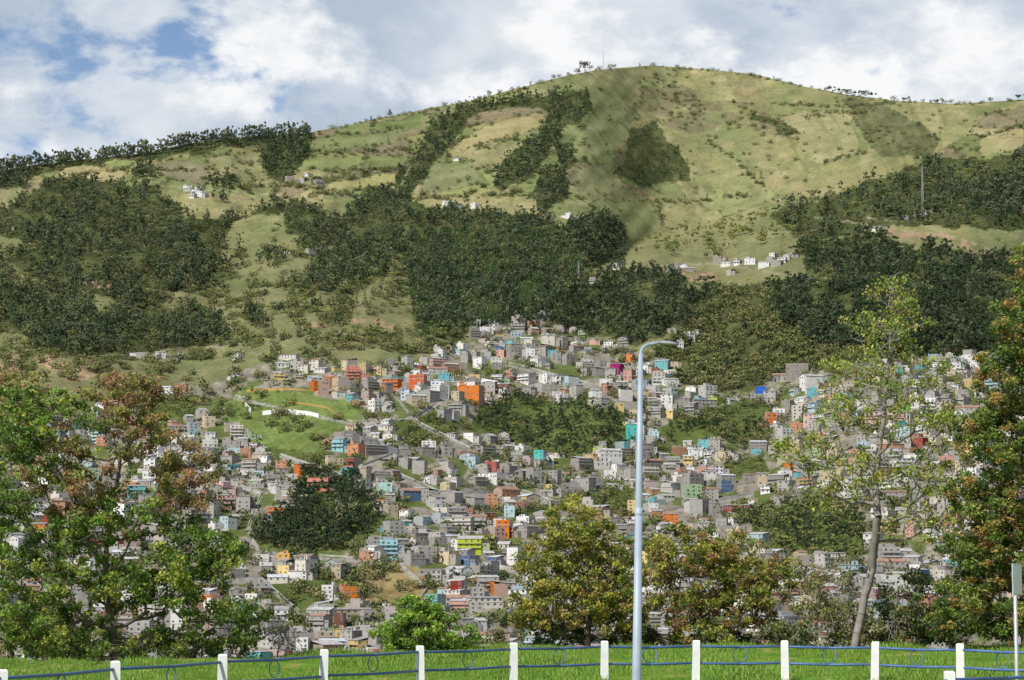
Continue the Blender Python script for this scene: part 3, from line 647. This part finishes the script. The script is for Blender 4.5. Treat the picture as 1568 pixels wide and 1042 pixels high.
# ---------- foreground trees
leafm=foliage('leaves',.35)
def big_tree(name,base,trunk,lobes,D,ncl,nl,ls,cols,r0=.16,clr=.42,depth=2.5,seed=1,barkc=bark,bare=0,flat=0.,gain=1.75):
    r=np.random.default_rng(seed);e=empty(name,tuple(base));b0=np.array(base)
    T=[b0+np.array([0,0,-.6])]+[at(np.array([float(x)]),np.array([float(y)]),np.array([D+r.normal()*.2]))[0] for x,y in trunk]
    nodes=[T[0]];par=[-1]
    for p,q in zip(T[:-1],T[1:]):
        n=max(2,int(np.linalg.norm(q-p)/.35))
        for i in range(1,n+1): nodes.append(p+(q-p)*i/n+r.normal(size=3)*.02);par.append(len(nodes)-2)
    w=np.array([l[4] for l in lobes],float);w/=w.sum();ci=r.choice(len(lobes),ncl,p=w);cl=[]
    for i in ci:
        x,y,rx,ry=lobes[i][:4];u=r.normal(size=3);u/=np.linalg.norm(u);u*=r.random()**.38*(1.18 if r.random()<.2 else 1)
        P=at(np.array([x+u[0]*rx]),np.array([y+u[1]*ry]),np.array([D+u[2]*depth]))[0];cl.append(P)
    cl=np.array(cl);ld=np.array([lobes[i][5] if len(lobes[i])>5 else 0 for i in ci])
    tp=np.array(nodes);dist=np.array([np.min(np.linalg.norm(tp-c,axis=1)) for c in cl]);order=np.argsort(dist)
    for i in order:
        c=cl[i];A=np.array(nodes);dv=c-A;d=np.linalg.norm(dv,axis=1)
        cost=d+np.where(A[:,2]>c[2]-.1,1.2,0)+np.where(A[:,2]<b0[2]+1.,3,0);j=int(np.argmin(cost))
        n=max(2,int(d[j]/.4));s=A[j];pj=j
        for k in range(1,n+1):
            t=k/n;p=s+(c-s)*t+np.array([0,0,-.12*d[j]*math.sin(math.pi*t)])+r.normal(size=3)*.05*(k<n)
            nodes.append(p);par.append(pj);pj=len(nodes)-1
    N=len(nodes);A=np.array(nodes);ch=np.zeros(N)
    haschild=np.zeros(N,bool)
    for p in par:
        if p>=0: haschild[p]=True
    ch[~haschild]=1
    for i in range(N-1,0,-1): ch[par[i]]+=ch[i]
    rad=np.maximum(r0*(ch/ch[0])**.47,.011)
    k=6;ang=np.arange(k)*2*math.pi/k;Vs=[];Fs=[];c0=0
    for i in range(1,N):
        p=A[par[i]];q=A[i];d=q-p;L=np.linalg.norm(d)
        if L<1e-5: continue
        d/=L;a=np.cross(d,[.3,.9,.1] if abs(d[1])<.8 else [1,0,0]);a/=np.linalg.norm(a);bb=np.cross(d,a)
        ring=np.cos(ang)[:,None]*a+np.sin(ang)[:,None]*bb
        ra=min(rad[par[i]],rad[i]*1.5);Vs+=[p+ring*ra,q+ring*rad[i]]
        ii=np.arange(k);jj=(ii+1)%k;Fs.append(np.stack([c0+ii,c0+jj,c0+k+jj,c0+k+ii],-1));c0+=2*k
    link(bpy.data.objects.new('branches',mesh_np('branches',np.concatenate(Vs)-b0,np.concatenate(Fs),None,[barkc],smooth=True)),e)
    LC=[];LS=[];LCOL=[]
    for i,c in enumerate(cl):
        if r.random()<bare: continue
        n=max(3,int(nl*r.uniform(.4,1.5)));q=r.normal(size=(n,3));q/=np.linalg.norm(q,axis=1)[:,None];q*=(r.random((n,1))**.5)*clr*r.uniform(.6,1.3);q[:,2]*=.7
        LC.append(c+q);LS.append(ls*r.uniform(.6,1.35,n))
        cs=cols[ld[i]];base_c=cs[r.integers(len(cs))]*r.uniform(.75,1.2)
        alt=cs[r.integers(len(cs))]
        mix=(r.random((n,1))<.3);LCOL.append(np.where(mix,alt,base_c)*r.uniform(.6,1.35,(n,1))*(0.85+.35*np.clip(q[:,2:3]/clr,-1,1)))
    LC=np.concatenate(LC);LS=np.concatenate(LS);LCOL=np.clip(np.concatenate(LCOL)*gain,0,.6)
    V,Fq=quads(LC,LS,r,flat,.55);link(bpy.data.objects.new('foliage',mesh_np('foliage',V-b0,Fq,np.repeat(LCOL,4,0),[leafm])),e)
G=[alb(104,128,52),alb(86,108,44),alb(134,142,62),alb(70,90,42)]
Br=[alb(148,118,82),alb(126,102,72),alb(122,122,64),alb(104,112,56)]
Y=[alb(142,138,60),alb(116,124,54),alb(92,104,46),alb(146,130,66)]
Y2=[alb(128,132,56),alb(104,116,50),alb(142,134,64),alb(86,98,46),alb(132,104,66)]
LG=[alb(128,152,62),alb(112,140,54),alb(96,122,50)]
YG=[alb(142,154,66),alb(116,136,58),alb(152,146,76)]
CO=[alb(96,114,52),alb(80,98,46),alb(140,114,64),alb(110,118,56),alb(62,80,38)]
DK=[alb(80,94,48),alb(98,102,56),alb(64,78,40)]
greybark=simple('grey_bark',(.26,.23,.20),.9,3)
def base(x,D,z=0): p=gnd(x,D);return (p.x,p.y,z)
big_tree('broadleaf_tree',base(178,82),[(172,960),(160,900),(165,820),(185,700)],
 [(60,645,95,65,2.2),(20,720,80,80,2),(110,735,85,65,1.6,1),(215,640,70,62,2.0,1),(280,730,55,65,1.4,1),(60,850,110,60,2.6),(170,800,90,50,2),(300,850,75,50,2.4),(230,890,90,50,2),(60,930,110,55,2.6),(300,930,60,30,.7),(180,596,65,25,.6,1),(370,935,40,18,.4)],
 82,720,95,.135,[G,Br],.17,.34,3.,1,bare=.05,gain=2.35)
big_tree('broadleaf_tree',base(20,90),[(10,950),(0,800)],[(-60,700,90,110,2),(30,630,80,60,1.6,1),(-40,860,110,100,2),(30,960,140,40,2),(150,985,120,22,1.4)],90,380,90,.14,[G,Br],.15,.38,3.,2,gain=2.35)
big_tree('round_shrub',base(650,88),[(648,985),(650,960)],[(650,965,62,32,2),(640,935,38,22,1),(605,975,30,18,.6),(695,975,30,22,.7)],88,150,90,.13,[LG],.08,.28,1.3,3,gain=2.2)
big_tree('broadleaf_tree',base(900,97,-.3),[(900,940),(893,880),(895,830)],
 [(880,805,58,42,1.6),(930,840,50,45,1.3),(835,865,45,45,1.3),(900,890,90,45,2),(855,930,75,35,1.5),(945,930,55,40,1.2),(810,945,30,25,.4)],97,400,85,.14,[Y],.12,.34,2.3,4,bare=.06,gain=2.2)
big_tree('broadleaf_tree',base(1080,96,-.2),[(1075,950),(1060,900),(1070,850)],
 [(1045,845,60,42,1.4),(1120,850,60,45,1.5),(1180,890,50,45,1.4),(1060,910,75,45,1.6),(1130,930,80,40,1.8),(1010,880,30,40,.7),(1080,970,60,25,.8)],96,400,80,.14,[Y2],.11,.34,2.3,5,bare=.15,gain=2.2)
big_tree('slender_tree',base(1302,92,0),[(1318,940),(1335,870),(1345,790),(1340,740),(1352,640),(1362,540),(1368,440)],
 [(1368,450,35,30,.8),(1360,490,75,40,1.3),(1330,560,65,40,1),(1400,570,60,45,1),(1290,620,55,40,.9),(1370,640,60,40,1),(1440,650,45,40,.7),(1240,690,55,30,1.),(1320,720,60,35,1),(1420,730,60,35,.9),(1270,760,50,25,.7),(1430,800,50,25,.5),(1370,800,50,30,.4)],92,420,34,.14,[YG],.16,.40,2.2,6,barkc=greybark,bare=.08,gain=1.9)
big_tree('cypress_tree',base(1570,90,0),[(1572,900),(1575,700),(1590,500),(1600,380)],
 [(1582,415,36,50,1.2),(1567,500,52,50,1.6),(1550,580,62,55,1.9),(1540,670,76,60,2.4),(1535,760,88,60,2.8),(1528,850,95,60,3),(1520,930,105,50,2.8),(1620,600,60,150,3),(1640,820,80,150,3)],90,1050,100,.14,[CO],.2,.33,2.6,7,flat=.3,gain=2.6)
big_tree('undergrowth',base(1400,94,-.2),[(1400,985),(1400,960)],[(1250,950,60,40,1,1),(1320,960,60,35,1,1),(1400,920,60,45,1.3,0),(1450,960,70,35,1.5,0),(1480,890,40,45,1,0),(1210,975,50,25,.7,0),(1360,975,90,22,1.4,0),(1265,900,40,40,.6,1)],94,480,65,.13,[DK,[alb(128,120,88),alb(104,108,62)]],.05,.34,2.,8,barkc=greybark,bare=.25,gain=2.2)
big_tree('undergrowth',base(300,82,-.1),[(300,1000),(300,985)],[(260,985,90,22,1.5),(120,995,100,20,1.2),(380,960,40,28,.5),(350,990,60,15,.6)],82,150,60,.13,[G],.04,.32,1.5,9,bare=.2,gain=2.1)
big_tree('bare_shrub',base(425,86,-.2),[(425,1000),(428,985)],[(425,965,35,22,1),(410,980,40,20,1),(450,985,25,12,.5)],86,60,5,.12,[Br],.03,.25,1.,10,barkc=greybark,bare=.7)
big_tree('bare_shrub',base(1250,96,-.2),[(1250,960),(1255,900)],[(1245,880,40,40,1),(1285,900,35,45,1),(1220,930,30,30,.6)],96,110,5,.12,[Br],.05,.25,1.5,12,barkc=greybark,bare=.8)
big_tree('undergrowth',base(1000,98,-.5),[(1000,990),(1000,975)],[(860,975,60,18,1),(960,975,60,16,1),(1050,985,60,14,1),(1150,985,60,14,1)],98,140,60,.13,[DK],.04,.3,1.5,11,gain=2.)
gm=foliage('grass_blades',.35,True,[alb(100,138,48),alb(118,154,58),alb(144,158,76)],1.5)
r=np.random.default_rng(5);Vv=[];Ff=[]
for i in range(26):
    a=r.random()*6.28;o=r.normal(size=2)*.12;h=.04+.09*r.random();w=.012;l=r.normal(size=2)*.05
    n=len(Vv);ca,sa=math.cos(a)*w,math.sin(a)*w
    Vv+=[(o[0]-ca,o[1]-sa,-.01),(o[0]+ca,o[1]+sa,-.01),(o[0]+l[0]+ca*.3,o[1]+l[1]+sa*.3,h),(o[0]+l[0]-ca*.3,o[1]+l[1]-sa*.3,h)];Ff.append((n,n+1,n+2,n+3))
gs=bpy.data.objects.new('grass_tuft',mesh_np('grass_tuft',Vv,Ff,np.ones((len(Vv),3)),[gm]))
n=24000;gx=rng.uniform(-120,1690,n);dd=40+(crest(gx)+1-40)*np.sqrt(rng.random(n))
d=ray(gx,np.full(n,985.));h=np.hypot(d[:,0],d[:,1]);GP=np.stack([d[:,0]/h*dd,d[:,1]/h*dd,0*dd],-1)
f=fbm(GP[:,0]/1.6,GP[:,1]/5,3);ge=empty('lawn_grass');scatter('grass_tufts',ge,gs,GP,rng.uniform(.4,1.3,n)*np.clip(.2+4*(f-.35),.25,2.4))
# ---------- sky & light
w=bpy.data.worlds.new("World");scene.world=w;w.use_nodes=True;nt=w.node_tree;N=nt.nodes;L=nt.links
for n_ in list(N): N.remove(n_)
out=N.new('ShaderNodeOutputWorld');sky=N.new('ShaderNodeTexSky');sky.sky_type='NISHITA';sky.sun_disc=False
EL=math.radians(45);RO=math.radians(216);sky.sun_elevation=EL;sky.sun_rotation=RO;sky.altitude=2800
bg=N.new('ShaderNodeBackground');bg.inputs[1].default_value=.12;L.new(sky.outputs[0],bg.inputs[0])
tc=N.new('ShaderNodeTexCoord');mp=N.new('ShaderNodeMapping');mp.inputs['Scale'].default_value=(1,1,1.7);L.new(tc.outputs['Generated'],mp.inputs[0])
def wn(sc,det,ro,dist,off):
    m2=N.new('ShaderNodeMapping');m2.inputs['Location'].default_value=off;L.new(mp.outputs[0],m2.inputs[0])
    n=N.new('ShaderNodeTexNoise');n.inputs['Scale'].default_value=sc;n.inputs['Detail'].default_value=det;n.inputs['Roughness'].default_value=ro;n.inputs['Distortion'].default_value=dist
    L.new(m2.outputs[0],n.inputs[0]);return n.outputs['Fac']
def spot(x,y,deg,amt):
    d=ray(float(x),float(y));d=d/np.linalg.norm(d)
    dt=N.new('ShaderNodeVectorMath');dt.operation='DOT_PRODUCT';L.new(tc.outputs['Generated'],dt.inputs[0]);dt.inputs[1].default_value=tuple(d)
    mr=N.new('ShaderNodeMapRange');mr.interpolation_type='SMOOTHSTEP';mr.inputs[1].default_value=math.cos(math.radians(deg));mr.inputs[2].default_value=1;mr.inputs[3].default_value=0;mr.inputs[4].default_value=amt
    L.new(dt.outputs['Value'],mr.inputs[0]);return mr.outputs[0]
def op(o,a,b):
    m=N.new('ShaderNodeMath');m.operation=o
    for i,v in enumerate((a,b)):
        if isinstance(v,(int,float)): m.inputs[i].default_value=v
        else: L.new(v,m.inputs[i])
    return m.outputs[0]
def mrange(v,a,b,c=0,d=1,sm=True):
    m=N.new('ShaderNodeMapRange');m.interpolation_type='SMOOTHSTEP' if sm else 'LINEAR'
    for i,q in enumerate((a,b,c,d)): m.inputs[i+1].default_value=q
    L.new(v,m.inputs[0]);return m.outputs[0]
def mixc(f,a,b):
    m=N.new('ShaderNodeMix');m.data_type='RGBA';L.new(f,m.inputs[0])
    for i,v in((6,a),(7,b)):
        if isinstance(v,tuple): m.inputs[i].default_value=(*v,1)
        else: L.new(v,m.inputs[i])
    return m.outputs[2]
nb=wn(10,8,.58,.25,(1.3,.2,0))
stratus=mixc(mrange(nb,.36,.62),(.46,.55,.66),(.74,.79,.85))
npf=wn(13,12,.58,.1,(3.1,1.2,.4))
pf=npf
for s in [(350,130,2.4,.14),(440,100,2.0,.06),(80,190,2.6,.07),(880,70,2.2,.10),(820,30,1.8,.06),(1330,110,3.0,.07),(1050,75,2.0,.05),(1540,60,2.2,.06),(620,130,2.4,.03)]: pf=op('ADD',pf,spot(*s))
cum=mrange(pf,.49,.64)
inner=wn(24,10,.6,.1,(7.,2.,1.))
white_=mixc(mrange(op('ADD',inner,op('MULTIPLY',op('SUBTRACT',pf,.6),.9)),.40,.62),(.68,.74,.81),(.94,.955,.97))
cc=mixc(cum,stratus,white_)
cb=N.new('ShaderNodeBackground');cb.inputs[1].default_value=1.0;L.new(cc,cb.inputs[0])
cvf=wn(15,10,.6,.2,(.4,.3,.2))
for s in [(330,55,2.0,-.10),(1180,40,1.6,-.03)]: cvf=op('ADD',cvf,spot(*s))
cov=mrange(cvf,.32,.45)
sp=N.new('ShaderNodeSeparateXYZ');L.new(tc.outputs['Generated'],sp.inputs[0])
mu=op('MULTIPLY',cov,mrange(sp.outputs['Z'],.30,.5,1,.10,False))
ms=N.new('ShaderNodeMixShader');L.new(mu,ms.inputs[0]);L.new(bg.outputs[0],ms.inputs[1]);L.new(cb.outputs[0],ms.inputs[2]);L.new(ms.outputs[0],out.inputs[0])
sl=bpy.data.lights.new('sun','SUN');sl.energy=4.8;sl.angle=math.radians(.5);sl.color=(1,.95,.88)
so=link(bpy.data.objects.new('sun',sl))
sd=Vector((math.sin(RO)*math.cos(EL),math.cos(RO)*math.cos(EL),math.sin(EL)));so.rotation_euler=sd.to_track_quat('Z','Y').to_euler();so.location=sd*50
scene.view_settings.view_transform='Standard';scene.view_settings.look='None';scene.view_settings.exposure=0
cd=bpy.data.cameras.new('camera');cd.sensor_width=36;cd.lens=36*F/PW;cd.clip_end=30000;cd.clip_start=.5
co=link(bpy.data.objects.new('camera',cd));co.location=tuple(CAM);co.rotation_euler=(math.pi/2+pitch,0,0);scene.camera=co
